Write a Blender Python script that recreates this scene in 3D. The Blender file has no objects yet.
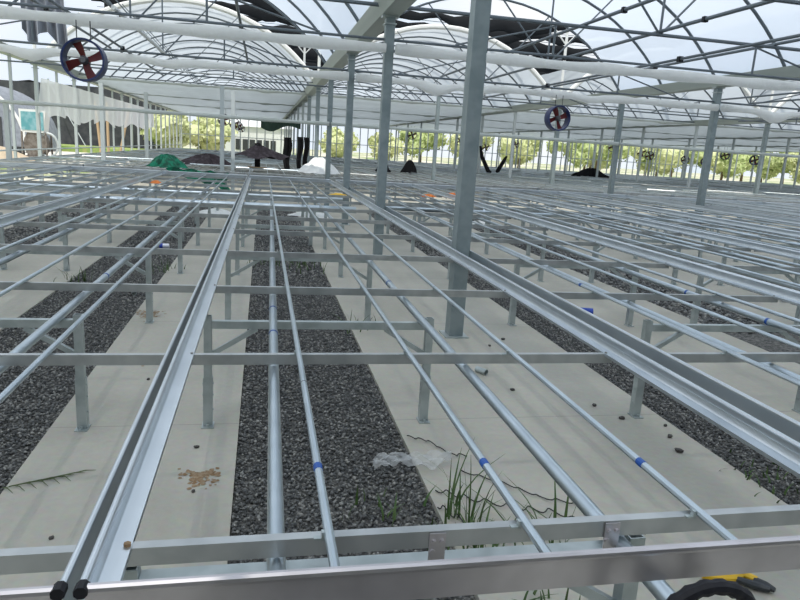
import bpy, math, random
import numpy as np
from mathutils import Vector, Matrix
random.seed(7); rng = np.random.default_rng(7)
PI = math.pi
SC = bpy.context.scene
COL = SC.collection
# ------------------------------------------------------------------ camera
H = 1.65
CP = (665.70366, .220918785, .211732466, .0625440510)
def cam_axes():
    f, p, yw, rl = CP
    c, s = math.cos, math.sin
    F = np.array([s(yw)*c(p), c(yw)*c(p), -s(p)])
    r = np.array([c(yw), -s(yw), 0]); u = np.cross(r, F)
    return c(rl)*r+s(rl)*u, -s(rl)*r+c(rl)*u, F
CR, CU, CF = cam_axes()
def seen(x, y, z=.7, mg=130):
    """is a spot inside the picture (with a margin)? things wholly outside the frame are not built"""
    d = np.array([x, y, z-H]); w = d@CF
    if w < .3: return False
    px = 400+CP[0]*(d@CR)/w; py = 300-CP[0]*(d@CU)/w
    return -mg < px < 800+mg and -mg < py < 600+mg
cam = bpy.data.cameras.new('camera'); cam.sensor_width = 36; cam.lens = CP[0]/800*36
cam.clip_start = .05; cam.clip_end = 600
co = bpy.data.objects.new('camera', cam); COL.objects.link(co)
co.matrix_world = Matrix([[CR[0], CU[0], -CF[0], 0], [CR[1], CU[1], -CF[1], 0], [CR[2], CU[2], -CF[2], H], [0, 0, 0, 1]])
SC.camera = co
SC.view_settings.view_transform = 'Standard'; SC.view_settings.look = 'None'
SC.view_settings.gamma = 1; SC.view_settings.use_curve_mapping = False
SC.view_settings.exposure = -0.5
# ------------------------------------------------------------------ materials
def mat(name, col, rough=.5, metal=0., noise=None, bump=None, spec=.5):
    """principled; noise=(scale, colour2, lo, hi) mixes in a second colour; bump=(scale,strength)"""
    m = bpy.data.materials.new(name); m.use_nodes = True
    nt = m.node_tree; N = nt.nodes; L = nt.links; b = N['Principled BSDF']
    b.inputs['Base Color'].default_value = (*col, 1); b.inputs['Roughness'].default_value = rough
    b.inputs['Metallic'].default_value = metal; b.inputs['Specular IOR Level'].default_value = spec
    if noise or bump: tc = N.new('ShaderNodeTexCoord')
    if noise:
        sc, c2, lo, hi = noise
        n = N.new('ShaderNodeTexNoise'); n.inputs['Scale'].default_value = sc; n.inputs['Detail'].default_value = 2.5
        L.new(tc.outputs['Object'], n.inputs['Vector'])
        mr = N.new('ShaderNodeMapRange'); mr.inputs['From Min'].default_value = lo; mr.inputs['From Max'].default_value = hi
        L.new(n.outputs['Fac'], mr.inputs['Value'])
        mx = N.new('ShaderNodeMix'); mx.data_type = 'RGBA'
        mx.inputs['A'].default_value = (*col, 1); mx.inputs['B'].default_value = (*c2, 1)
        L.new(mr.outputs['Result'], mx.inputs['Factor']); L.new(mx.outputs['Result'], b.inputs['Base Color'])
    if bump:
        n = N.new('ShaderNodeTexNoise'); n.inputs['Scale'].default_value = bump[0]; n.inputs['Detail'].default_value = 6
        L.new(tc.outputs['Object'], n.inputs['Vector'])
        bp = N.new('ShaderNodeBump'); bp.inputs['Strength'].default_value = bump[1]; bp.inputs['Distance'].default_value = .02
        L.new(n.outputs['Fac'], bp.inputs['Height']); L.new(bp.outputs['Normal'], b.inputs['Normal'])
    return m
def film_mat(name, col, trans, transl, bumpy=0, streak=0):
    """plastic film: part clear, part scattering"""
    m = bpy.data.materials.new(name); m.use_nodes = True
    nt = m.node_tree; N = nt.nodes; L = nt.links; N.clear()
    out = N.new('ShaderNodeOutputMaterial')
    tp = N.new('ShaderNodeBsdfTransparent'); tl = N.new('ShaderNodeBsdfTranslucent'); df = N.new('ShaderNodeBsdfDiffuse')
    for s in (tl, df): s.inputs['Color'].default_value = (*col, 1)
    a = N.new('ShaderNodeMixShader'); a.inputs['Fac'].default_value = transl
    L.new(df.outputs[0], a.inputs[1]); L.new(tl.outputs[0], a.inputs[2])
    b = N.new('ShaderNodeMixShader'); b.inputs['Fac'].default_value = 1-trans
    L.new(tp.outputs[0], b.inputs[1]); L.new(a.outputs[0], b.inputs[2])
    L.new(b.outputs[0], out.inputs['Surface'])
    tc = N.new('ShaderNodeTexCoord')
    if streak:      # uneven, dusty sheet
        n = N.new('ShaderNodeTexNoise'); n.inputs['Scale'].default_value = streak; n.inputs['Detail'].default_value = 4
        L.new(tc.outputs['Object'], n.inputs['Vector'])
        mr = N.new('ShaderNodeMapRange'); mr.inputs['From Min'].default_value = .35; mr.inputs['From Max'].default_value = .65
        mr.inputs['To Min'].default_value = max(0, 1-trans-.14); mr.inputs['To Max'].default_value = min(1, 1-trans+.14)
        L.new(n.outputs['Fac'], mr.inputs['Value']); L.new(mr.outputs['Result'], b.inputs['Fac'])
    if bumpy:
        n = N.new('ShaderNodeTexNoise'); n.inputs['Scale'].default_value = bumpy
        L.new(tc.outputs['Object'], n.inputs['Vector'])
        bp = N.new('ShaderNodeBump'); bp.inputs['Strength'].default_value = .5; bp.inputs['Distance'].default_value = .05
        L.new(n.outputs['Fac'], bp.inputs['Height'])
        for s in (tl, df): L.new(bp.outputs['Normal'], s.inputs['Normal'])
    return m
M = dict(
 alu=mat('aluminium', (.66, .71, .75), .305, .92, noise=(3, (.58, .63, .67), .4, .7)),
 aluend=mat('aluminium_dark_reflection', (.57, .54, .555), .32, .85, noise=(9, (.48, .455, .465), .4, .7)),  # mauve of the reflected dark ground is put into this colour
 galv=mat('galvanised_steel', (.47, .52, .52), .40, .6, noise=(12, (.38, .43, .43), .4, .65)),
 bar=mat('galvanised_channel', (.50, .52, .52), .34, .75, noise=(8, (.40, .42, .425), .4, .65)),
 pipe=mat('galvanised_pipe', (.52, .59, .64), .305, .9, noise=(5, (.45, .52, .57), .4, .65)),
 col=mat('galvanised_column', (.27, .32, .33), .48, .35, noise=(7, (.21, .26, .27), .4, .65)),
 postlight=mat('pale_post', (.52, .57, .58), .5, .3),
 hoop=mat('roof_steel', (.13, .155, .175), .5, .4),
 gutter=mat('gutter_steel', (.42, .46, .43), .55, .2, noise=(3, (.34, .38, .36), .4, .6)),
 white=mat('white_paint', (.75, .77, .76), .6),
 black=mat('black_rubber', (.008, .008, .012), .55, spec=.3),
 blackcloth=mat('black_cloth', (.015, .015, .017), .9, spec=.1),
 bolt=mat('zinc_bolt', (.33, .32, .30), .4, .8),
 rustbolt=mat('rusty_bolt', (.30, .19, .10), .6, .4),
 blue=mat('blue_tape', (.005, .075, .34), .45),
 fanring=mat('blue_fan_shroud', (.006, .02, .10), .45),
 fanblade=mat('red_fan_blade', (.12, .008, .01), .5),
 motor=mat('fan_motor', (.12, .12, .13), .5, .4),
 net=mat('shade_net', (.02, .022, .025), .95, spec=.05),
 green=mat('green_net', (.0, .20, .11), .8, noise=(9, (.0, .07, .04), .4, .6)),
 dgreen=mat('dark_green_tarp', (.03, .06, .045), .8),
 purple=mat('dark_sheet', (.018, .016, .02), .9, noise=(10, (.04, .036, .045), .45, .7), spec=.1),
 yellow=mat('yellow_plastic', (.72, .45, .02), .5),
 orange=mat('orange_plastic', (.75, .20, .03), .6),
 darksteel=mat('dark_steel', (.05, .055, .06), .45, .6),
 rubber=mat('black_wire', (.02, .02, .02), .5),
 bluebottle=mat('blue_label', (.015, .06, .42), .4),
 can=mat('white_can', (.75, .77, .85), .35, .2),
 grass=mat('grass_blade', (.04, .095, .018), .6, noise=(20, (.07, .12, .03), .4, .6)),
 dry=mat('dry_leaf', (.10, .13, .06), .8),
 pebble=mat('dark_pebble', (.07, .065, .06), .9),
 soil=mat('brown_stain', (.24, .145, .07), .95, noise=(40, (.34, .25, .16), .4, .6)),
 trunk=mat('trunk', (.16, .11, .07), .9),
 leafA=mat('leaf_light', (.52, .58, .28), .8, noise=(2, (.66, .68, .42), .35, .65)),
 leafB=mat('leaf_mid', (.36, .45, .18), .8, noise=(2, (.50, .55, .28), .35, .65)),
 teal=mat('teal_panel', (.10, .32, .36), .3, noise=(2, (.25, .45, .50), .4, .6)),
 rustmetal=mat('weathered_metal', (.22, .20, .18), .7, .3, noise=(5, (.14, .12, .10), .4, .6)),
 sand=mat('sand', (.55, .45, .33), .95, bump=(3, .6)),
 corr=mat('grey_cladding', (.26, .29, .34), .6, noise=(3, (.20, .22, .26), .4, .6)),
 dwall=mat('dark_net_wall', (.055, .06, .07), .9, noise=(1.2, (.085, .09, .10), .4, .6), spec=.1),
 bwhite=mat('white_wall_paint', (.72, .74, .74), .7),
 dwin=mat('dark_window', (.05, .055, .06), .2),
 brownpole=mat('timber_pole', (.45, .33, .20), .9),
 cable=mat('cable', (.05, .05, .05), .6),
)
M['film'] = film_mat('roof_film', (.72, .80, .91), .09, .66)
M['farfilm'] = film_mat('far_roof_film', (.64, .70, .76), .08, .60)
M['roll'] = film_mat('rolled_film', (.88, .89, .88), .08, .5, bumpy=7)
M['rollgrey'] = film_mat('rolled_grey_film', (.62, .66, .64), .05, .35, bumpy=4)
M['curtain'] = film_mat('white_curtain_film', (.92, .94, .98), .22, .6, bumpy=2)
M['scrapfilm'] = film_mat('clear_film_scrap', (.85, .87, .87), .62, .3, bumpy=30)
M['netsheet'] = film_mat('shade_net_sheet', (.016, .018, .022), .05, .3, streak=.8)
M['greyscreen'] = film_mat('grey_thermal_screen', (.70, .74, .74), .12, .62)

def floor_mat():
    m = mat('concrete', (.44, .43, .38), .85)
    nt = m.node_tree; N = nt.nodes; L = nt.links; b = N['Principled BSDF']
    tc = N.new('ShaderNodeTexCoord')
    n1 = N.new('ShaderNodeTexNoise'); n1.inputs['Scale'].default_value = 1.1; n1.inputs['Detail'].default_value = 8
    n2 = N.new('ShaderNodeTexNoise'); n2.inputs['Scale'].default_value = 26; n2.inputs['Detail'].default_value = 5
    for n in (n1, n2): L.new(tc.outputs['Object'], n.inputs['Vector'])
    r = N.new('ShaderNodeValToRGB'); r.color_ramp.elements[0].position = .34; r.color_ramp.elements[1].position = .68
    r.color_ramp.elements[0].color = (.43, .415, .355, 1); r.color_ramp.elements[1].color = (.54, .52, .45, 1)
    L.new(n1.outputs['Fac'], r.inputs['Fac'])
    mx = N.new('ShaderNodeMix'); mx.data_type = 'RGBA'; mx.blend_type = 'MULTIPLY'; mx.inputs['Factor'].default_value = .25
    L.new(r.outputs['Color'], mx.inputs['A']); L.new(n2.outputs['Color'], mx.inputs['B'])
    # saw-cut joints across the strips every 2.34 m
    sx = N.new('ShaderNodeSeparateXYZ'); L.new(tc.outputs['Object'], sx.inputs[0])
    a = N.new('ShaderNodeMath'); a.operation = 'ADD'; a.inputs[1].default_value = 102.96-3.82+.005; L.new(sx.outputs['Y'], a.inputs[0])
    md = N.new('ShaderNodeMath'); md.operation = 'MODULO'; md.inputs[1].default_value = 2.34; L.new(a.outputs[0], md.inputs[0])
    lt = N.new('ShaderNodeMath'); lt.operation = 'LESS_THAN'; lt.inputs[1].default_value = .008; L.new(md.outputs[0], lt.inputs[0])
    m2 = N.new('ShaderNodeMix'); m2.data_type = 'RGBA'; m2.inputs['B'].default_value = (.30, .29, .26, 1)
    L.new(lt.outputs[0], m2.inputs['Factor']); L.new(mx.outputs['Result'], m2.inputs['A'])
    L.new(m2.outputs['Result'], b.inputs['Base Color'])
    bp = N.new('ShaderNodeBump'); bp.inputs['Strength'].default_value = .15; bp.inputs['Distance'].default_value = .01
    L.new(n2.outputs['Fac'], bp.inputs['Height']); L.new(bp.outputs['Normal'], b.inputs['Normal'])
    return m
M['concrete'] = floor_mat()
def stone_mat():
    m = mat('crushed_stone', (.12, .125, .12), .8)
    nt = m.node_tree; N = nt.nodes; L = nt.links; b = N['Principled BSDF']
    g = N.new('ShaderNodeNewGeometry'); r = N.new('ShaderNodeValToRGB')
    r.color_ramp.elements[0].color = (.07, .072, .072, 1); r.color_ramp.elements[1].color = (.34, .335, .31, 1)
    e = r.color_ramp.elements.new(.6); e.color = (.145, .148, .145, 1)
    L.new(g.outputs['Random Per Island'], r.inputs['Fac']); L.new(r.outputs['Color'], b.inputs['Base Color'])
    return m
M['stone'] = stone_mat()
def gravelbase_mat():
    m = mat('gravel_ground', (.1, .1, .1), .9)
    nt = m.node_tree; N = nt.nodes; L = nt.links; b = N['Principled BSDF']
    tc = N.new('ShaderNodeTexCoord'); v = N.new('ShaderNodeTexVoronoi'); v.inputs['Scale'].default_value = 42
    L.new(tc.outputs['Object'], v.inputs['Vector'])
    sp = N.new('ShaderNodeSeparateColor'); L.new(v.outputs['Color'], sp.inputs[0])
    r = N.new('ShaderNodeValToRGB'); r.color_ramp.elements[0].color = (.045, .047, .047, 1); r.color_ramp.elements[1].color = (.20, .195, .18, 1)
    L.new(sp.outputs[0], r.inputs['Fac']); L.new(r.outputs['Color'], b.inputs['Base Color'])
    bp = N.new('ShaderNodeBump'); bp.inputs['Strength'].default_value = .9; bp.inputs['Distance'].default_value = .02; bp.invert = True
    L.new(v.outputs['Distance'], bp.inputs['Height']); L.new(bp.outputs['Normal'], b.inputs['Normal'])
    return m
M['gravelbase'] = gravelbase_mat()
def ground_mat():
    m = mat('outside_ground', (.5, .47, .4), .95)
    nt = m.node_tree; N = nt.nodes; L = nt.links; b = N['Principled BSDF']
    tc = N.new('ShaderNodeTexCoord'); n = N.new('ShaderNodeTexNoise'); n.inputs['Scale'].default_value = .12; n.inputs['Detail'].default_value = 6
    L.new(tc.outputs['Object'], n.inputs['Vector'])
    r = N.new('ShaderNodeValToRGB'); r.color_ramp.elements[0].position = .47; r.color_ramp.elements[1].position = .56
    r.color_ramp.elements[0].color = (.62, .58, .48, 1); r.color_ramp.elements[1].color = (.24, .32, .12, 1)
    L.new(n.outputs['Fac'], r.inputs['Fac']); L.new(r.outputs['Color'], b.inputs['Base Color'])
    return m
M['ground'] = ground_mat()
# ------------------------------------------------------------------ mesh builder
class MB:
    def __init__(s): s.v = []; s.f = []
    def box(s, x0, x1, y0, y1, z0, z1):
        o = len(s.v)
        s.v += [(x, y, z) for z in (z0, z1) for y in (y0, y1) for x in (x0, x1)]
        s.f += [tuple(o+i for i in q) for q in ((0, 2, 3, 1), (4, 5, 7, 6), (0, 1, 5, 4), (2, 6, 7, 3), (0, 4, 6, 2), (1, 3, 7, 5))]
        return s
    def path(s, pts, r, n=8, cap=True, closed=False):
        """round tube along points; r number or list"""
        P = [Vector(p) for p in pts]; k = len(P); o = len(s.v)
        R = r if isinstance(r, (list, tuple)) else [r]*k
        prev = None
        for i in range(k):
            if closed: t = P[(i+1) % k]-P[i-1]
            else: t = P[min(i+1, k-1)]-P[max(i-1, 0)]
            t.normalize()
            if prev is None:
                a = Vector((0, 0, 1)) if abs(t.z) < .9 else Vector((1, 0, 0))
            else: a = prev
            a = (a-t*a.dot(t)).normalized(); b = t.cross(a); prev = a
            for j in range(n):
                w = 2*PI*(j+.5)/n
                s.v.append(tuple(P[i]+(a*math.cos(w)+b*math.sin(w))*R[i]))
        for i in range(k if closed else k-1):
            for j in range(n):
                a0 = o+i*n; b0 = o+((i+1) % k)*n
                s.f.append((a0+j, a0+(j+1) % n, b0+(j+1) % n, b0+j))
        if cap and not closed:
            s.f.append(tuple(o+j for j in reversed(range(n)))); s.f.append(tuple(o+(k-1)*n+j for j in range(n)))
        return s
    def bar(s, p, q, w, h):
        """square bar from p to q"""
        p = Vector(p); q = Vector(q); t = (q-p).normalized()
        a = Vector((0, 0, 1)) if abs(t.z) < .9 else Vector((0, 1, 0))
        a = (a-t*a.dot(t)).normalized(); b = t.cross(a); o = len(s.v)
        for e in (p, q):
            for i, j in ((-1, -1), (1, -1), (1, 1), (-1, 1)): s.v.append(tuple(e+b*(i*w/2)+a*(j*h/2)))
        s.f += [tuple(o+i for i in f) for f in ((0, 3, 2, 1), (4, 5, 6, 7), (0, 1, 5, 4), (1, 2, 6, 5), (2, 3, 7, 6), (3, 0, 4, 7))]
        return s
    def hollow(s, x, y, z0, z1, w, t=.004):
        """square hollow tube standing up, open at the top"""
        o = len(s.v)
        for h, ww in ((z0, w), (z1, w), (z1, w-2*t), (z1-.12, w-2*t)):
            for i, j in ((-1, -1), (1, -1), (1, 1), (-1, 1)): s.v.append((x+i*ww/2, y+j*ww/2, h))
        for k in range(3):
            for j in range(4): a = o+4*k; s.f.append((a+j, a+(j+1) % 4, a+4+(j+1) % 4, a+4+j))
        s.f.append((o+3, o+2, o+1, o)); s.f.append((o+12, o+13, o+14, o+15))
        return s
    def grid(s, fn, nu, nv):
        o = len(s.v)
        for i in range(nu+1):
            for j in range(nv+1): s.v.append(tuple(fn(i/nu, j/nv)))
        for i in range(nu):
            for j in range(nv):
                a = o+i*(nv+1)+j; s.f.append((a, a+nv+1, a+nv+2, a+1))
        return s
    def poly(s, pts):
        o = len(s.v); s.v += [tuple(p) for p in pts]; s.f.append(tuple(range(o, o+len(pts)))); return s
    def prism(s, pts, d):
        """closed outline extruded by vector d"""
        o = len(s.v); k = len(pts); d = Vector(d)
        s.v += [tuple(p) for p in pts]+[tuple(Vector(p)+d) for p in pts]
        s.f.append(tuple(o+i for i in reversed(range(k)))); s.f.append(tuple(o+k+i for i in range(k)))
        for i in range(k): s.f.append((o+i, o+(i+1) % k, o+k+(i+1) % k, o+k+i))
        return s
    def mesh(s, name, m, smooth=True):
        me = bpy.data.meshes.new(name); me.from_pydata(s.v, [], s.f)
        me.materials.append(M[m] if isinstance(m, str) else m)
        if smooth:
            me.polygons.foreach_set('use_smooth', [True]*len(me.polygons)); me.set_sharp_from_angle(angle=.6)
        me.update(); return me
# ------------------------------------------------------------------ object helpers
def ob(name, me, parent=None, loc=(0, 0, 0), rz=0, label=None):
    o = bpy.data.objects.new(name, me); COL.objects.link(o); o.location = loc
    o.rotation_euler = (0, 0, rz)
    if parent: o.parent = parent
    if label: o['label'] = label
    return o
def tag(o, label, cat, group=None, kind=None):
    o['label'] = label; o['category'] = cat
    if group: o['group'] = group
    if kind: o['kind'] = kind
    return o
def thing(name, label, cat, loc=(0, 0, 0), group=None, rz=0):
    return tag(ob(name, None, None, loc, rz), label, cat, group)
def struct(name, me, label=None):
    o = ob(name, me); o['kind'] = 'structure'
    if label: o['label'] = label
    return o
def kids(o): return list(o.children)
def dup(root, loc, label, group=None, rz=None):
    r = root.copy(); COL.objects.link(r); r.location = loc; r['label'] = label
    if rz is not None: r.rotation_euler = (0, 0, rz)
    if group: r['group'] = group
    for ch in CH[root.name]:
        c = ch.copy(); COL.objects.link(c); c.parent = r
        for g in CH.get(ch.name, ()):
            d = g.copy(); COL.objects.link(d); d.parent = c
    return r
CH = {}
def remember(root):
    """note a thing's parts so dup() can copy them"""
    CH[root.name] = kids(root)
    for c in root.children: CH[c.name] = kids(c)
ORD = 'first second third fourth fifth sixth seventh eighth ninth tenth eleventh twelfth thirteenth fourteenth fifteenth sixteenth seventeenth eighteenth nineteenth twentieth'.split()
def nth(i): return ORD[i] if i < 20 else 'far '+ORD[i-20]
BAYN = ['left bay', 'middle bay', 'right bay', 'fourth bay', 'fifth bay', 'sixth bay']
# ------------------------------------------------------------------ layout
BAY = 8.6; HW = BAY/2
GX = [1.77-BAY+BAY*i for i in range(7)]        # gutter / column lines
ROW = [5.76+4.35*k for k in range(14)]         # column rows
ROOFEND, FAR0 = 18.81, 23.4
BW = 2.035                                     # bench width
def bay_benches(b):
    """left edges of the four benches of a bay, and the stand centres below"""
    if b == 0: return [-6.54, -4.47, -2.392, -.329], [-5.60, -3.62, -1.63, .36]
    x = GX[b]+.07
    return [x+2.065*i for i in range(4)], [x+1.30+2.07*i for i in range(4)]
# ------------------------------------------------------------------ ground, floor, gravel
m = MB(); m.box(-160, 220, -40, 260, -.5, -.12)
struct('ground', m.mesh('ground', 'ground'))
m = MB(); gravel = []
for b in range(3):
    xs = GX[b] if b else GX[0]
    cs = bay_benches(b)[1]; edge = GX[b]
    for c in cs:
        m.box(edge, c-.475, -4, 18.2, -.1, 0); gravel.append((c-.475, c+.475)); edge = c+.475
    m.box(edge, GX[b+1], -4, 18.2, -.1, 0)
m.box(GX[0], GX[3], 18.2, 33, -.1, 0)
struct('floor', m.mesh('floor', 'concrete', False))
m = MB(); m.box(GX[0], GX[6], 33, 62, -.1, -.01); m.box(GX[3], GX[6], -4, 33, -.1, -.01)
struct('floor_gravel', m.mesh('floor_gravel', 'gravelbase', False))
def stones(x0, x1, y0, y1, pitch):
    xs = np.arange(x0+pitch*.4, x1-pitch*.3, pitch); ys = np.arange(y0, y1, pitch)
    X, Y = np.meshgrid(xs, ys); n = X.size
    X = X.ravel()+rng.uniform(-.5, .5, n)*pitch; Y = Y.ravel()+rng.uniform(-.5, .5, n)*pitch
    X = np.clip(X, x0+.008, x1-.008)
    Z = rng.uniform(-.028, -.008, n)
    base = np.array([(1, 0, 0), (0, 1, 0), (-1, 0, 0), (0, -1, 0), (0, 0, 1), (0, 0, -1)], float)
    fc = np.array([(0, 1, 4), (1, 2, 4), (2, 3, 4), (3, 0, 4), (1, 0, 5), (2, 1, 5), (3, 2, 5), (0, 3, 5)])
    S = pitch*rng.uniform(.42, .92, (n, 1, 1))*np.stack([rng.uniform(.7, 1.25, n), rng.uniform(.5, 1, n), rng.uniform(.4, .8, n)], 1)[:, None, :]
    V = base[None]*S*rng.uniform(.7, 1.25, (n, 6, 1))
    a = rng.uniform(0, 2*PI, n); t = rng.uniform(-.6, .6, n)
    ct, st = np.cos(t)[:, None], np.sin(t)[:, None]; ca, sa = np.cos(a)[:, None], np.sin(a)[:, None]
    x = V[..., 0]*ct+V[..., 2]*st; z = -V[..., 0]*st+V[..., 2]*ct; y = V[..., 1]
    P = np.stack([x*ca-y*sa+X[:, None], x*sa+y*ca+Y[:, None], z+Z[:, None]], -1).reshape(-1, 3)
    Fc = (fc[None]+6*np.arange(n)[:, None, None]).reshape(-1, 3)
    return P, Fc
def tri_mesh(name, parts, m):
    V = []; Fs = []; o = 0
    for P, Fc in parts: V.append(P); Fs.append(Fc+o); o += len(P)
    V = np.concatenate(V); Fs = np.concatenate(Fs)
    me = bpy.data.meshes.new(name)
    me.vertices.add(len(V)); me.vertices.foreach_set('co', V.astype(np.float32).ravel())
    me.loops.add(Fs.size); me.loops.foreach_set('vertex_index', Fs.astype(np.int32).ravel())
    me.polygons.add(len(Fs)); me.polygons.foreach_set('loop_start', np.arange(0, Fs.size, 3, dtype=np.int32))
    me.polygons.foreach_set('loop_total', np.full(len(Fs), 3, dtype=np.int32))
    me.update(calc_edges=True); me.validate(); me.materials.append(M[m]); return me
BEDLAB = {1: 'far left gravel bed at the left edge of the hall', 2: 'gravel bed between the concrete strips left of the twin rails',
          3: 'wide gravel bed running under the bench in the foreground', 4: 'gravel bed right of the columns below the double rail',
          5: 'gravel bed under the second bench right of the columns', 6: 'gravel bed under the third bench right of the columns'}
NEARY = {2: (3.0, 9.5), 3: (1.2, 8.5), 4: (2.2, 8.5)}
for i, (x0, x1) in enumerate(gravel):
    g = MB().box(x0, x1, -4, 18.2, -.1, -.03)
    if i in BEDLAB:
        parts = []
        ya, yb = NEARY.get(i, (6, 6))
        if i in NEARY: parts.append(stones(x0, x1, ya, yb, .0185))
        parts.append(stones(x0, x1, yb, 18.1, .034 if i in NEARY else .05))
        o = ob('gravel_bed', tri_mesh('gravel_bed', parts, 'stone'))
        tag(o, BEDLAB[i], 'gravel', kind='stuff')
    struct('gravel_subgrade', g.mesh('gravel_subgrade', 'gravelbase', False))
# ------------------------------------------------------------------ benches
BL = 16.2; NC = 12; CY = [.23+1.43*k for k in range(12) if .23+1.43*k < BL-.1]
LW = .052
def rail_mesh(L):
    m = MB()
    m.path([(.004, 0, .804), (.004, L, .804)], .0078, 10)                 # rounded bead
    m.prism([(-.003, 0, .715), (.002, 0, .715), (.006, 0, .798), (.0, 0, .798)], (0, L, 0))
    m.prism([(.002, 0, .736), (LW, 0, .738), (LW, 0, .742), (.016, 0, .7425), (.010, 0, .745), (.0065, 0, .752), (.006, 0, .775), (.002, 0, .775)], (0, L, 0))
    m.box(LW-.003, LW, 0, L, .728, .738)
    return m
def mirror(m, W):
    n = MB(); n.v = [(W-x, y, z) for x, y, z in m.v]; n.f = [tuple(reversed(f)) for f in m.f]; return n
def crossbar_mesh():
    m = MB()
    m.box(.006, BW-.006, -.002, .002, .692, .738); m.box(.006, BW-.006, .002, .026, .735, .738); m.box(.006, BW-.006, .002, .026, .692, .695)
    m.box(.006, BW-.006, .023, .026, .724, .735)
    return m.mesh('crossbar', 'bar', False)
def endrail_mesh(y, m_='aluend'):
    m = MB(); m.path([(.016, y, .801), (BW-.016, y, .801)], .0115, 10)
    m.box(.010, BW-.010, y-.003, y+.003, .724, .795)
    return m.mesh('end_rail', m_)
RL = rail_mesh(BL); LW = .016; RN = rail_mesh(BL); LW = .052
ME = dict(railN=mirror(RN, BW).mesh('side_rail', 'alu'),
    railL=RL.mesh('side_rail', 'alu'), railR=mirror(RL, BW).mesh('side_rail', 'alu'),
    bar=crossbar_mesh(), end0=endrail_mesh(.003), end1=endrail_mesh(BL-.003, 'alu'), end2=endrail_mesh(.003, 'bar'),
    pipe=MB().path([(0, .02, .7525), (0, BL-.02, .7525)], .0122, 10).mesh('support_pipe', 'pipe'),
    cap=MB().path([(0, -.012, .803), (0, .014, .803)], .0135, 8).mesh('corner_cap', 'black'),
    bolt=MB().path([(0, 0, .742), (0, 0, .747)], .0065, 6).mesh('bolt', 'bolt'),
    rbolt=MB().path([(0, 0, .742), (0, 0, .749)], .0085, 6).mesh('bolt', 'rustbolt'),
    clip=MB().box(-.004, .004, -.012, .002, .735, .757).box(-.022, .004, -.012, .002, .737, .742).mesh('pipe_clip', 'galv', False),
    tape=MB().path([(0, -.016, .7525), (0, .016, .7525)], .0131, 10).mesh('tape', 'blue'),
    joint=MB().path([(0, -.002, .7525), (0, .002, .7525)], .0127, 10).mesh('pipe_joint', 'darksteel'),
)
br = MB(); br.box(-.021, .021, -.008, -.004, .60, .734)
br.path([(-.010, -.007, .713), (-.010, -.016, .713)], .0065, 6); br.path([(.011, -.007, .713), (.011, -.016, .713)], .0065, 6)
br.path([(-.012, -.007, .685), (-.012, -.012, .685)], .007, 8)
ME['bracket'] = br.mesh('guide_bracket', 'aluend')
PX = (.497, .992, 1.49)
def bench(x0, y0, label, group, lod, tapes=(), narrow=False):
    t = thing('rolling_bench', label, 'bench frame', (x0, y0, 0), group)
    ob('side_rail', ME['railL'], t); ob('side_rail', ME['railN' if narrow else 'railR'], t)
    ob('end_rail', ME['end2' if lod == 2 else 'end0'], t); ob('end_rail', ME['end1'], t)
    for y in CY: ob('crossbar', ME['bar'], t, (0, y, 0))
    for px in ((.503, 1.005, 1.539) if narrow else PX):
        p = ob('support_pipe', ME['pipe'], t, (px, 0, 0))
        if lod == 0:
            for y in CY[:7]: ob('pipe_clip', ME['clip'], p, (-.014, y, 0))
    if lod <= 1:
        for x in (.006, BW-.006): ob('corner_cap', ME['cap'], t, (x, 0, 0), label='black plastic corner cap')
        for y in CY[:7]:
            for x in ((.043,) if narrow else (.043, BW-.043)): ob('bolt', ME['rbolt' if (lod == 0 and y < 1) else 'bolt'], t, (x, y+.004, 0))
    for px, y in tapes: ob('tape', ME['tape'], t, (px, y, 0), label='blue tape band')
    return t
NEARLAB = {
 (0, 0): 'aluminium bench frame along the left edge of the hall, only its far end in view',
 (0, 1): 'aluminium bench frame third from the double column rail, far left side',
 (0, 2): 'bare aluminium bench frame left of the twin bright rails, gravel and strip below',
 (0, 3): 'bare aluminium bench frame in the foreground with end rail facing the viewer',
 (1, 0): 'bare aluminium bench frame just right of the row of big columns',
 (1, 1): 'second aluminium bench frame to the right of the big columns',
 (1, 2): 'third aluminium bench frame to the right of the big columns',
 (1, 3): 'fourth aluminium bench frame right of the big columns, next to the second column line',
 (2, 0): 'aluminium bench frame just beyond the second column line at right edge',
 (2, 1): 'aluminium bench frame second beyond the second column line at right edge',
 (2, 2): 'aluminium bench frame third beyond the second column line at right edge'}
TAPES = {(0, 3): [(PX[0], .551), (PX[1], .54), (PX[2], .507)], (1, 0): [(PX[0], 3.3)], (1, 1): [(PX[0], 3.4)], (0, 2): []}
Y0 = 1.196
for (b, i), lab in NEARLAB.items():
    x0 = bay_benches(b)[0][i]
    lod = 0 if (b, i) in ((0, 3), (1, 0), (0, 2)) else (1 if (b, i) in ((1, 1), (0, 1)) else 2)
    t = bench(x0, Y0, lab, 'bare bench frames in the near house', lod, TAPES.get((b, i), ()), (b, i) == (0, 2))
    if (b, i) == (0, 3):
        for x in (.767, 1.241): ob('guide_bracket', ME['bracket'], t, (x, CY[0], 0), label='bolted aluminium guide bracket')
        for px, y in ((PX[0], 1.25), (PX[1], 5.0), (PX[2], 3.1)): ob('pipe_joint', ME['joint'], t, (px, y, 0))
for blk, yb in enumerate((18.7, 36.2)):
    nb = 0
    for b in range(6):
        for i, x0 in enumerate(bay_benches(b)[0]):
            if not (seen(x0+1, yb, .7, 60) or seen(x0+1, yb+8, .7, 60) or seen(x0+1, yb+15, .7, 60)): continue
            bench(x0+random.uniform(-.02, .02), yb+random.uniform(-.15, .2),
                  'bare bench frame in the %s set beyond the aisle, %s from the left' % (('nearer', 'farther')[blk], nth(nb)),
                  'bench frames beyond the cross aisle', 2)
            nb += 1
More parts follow.
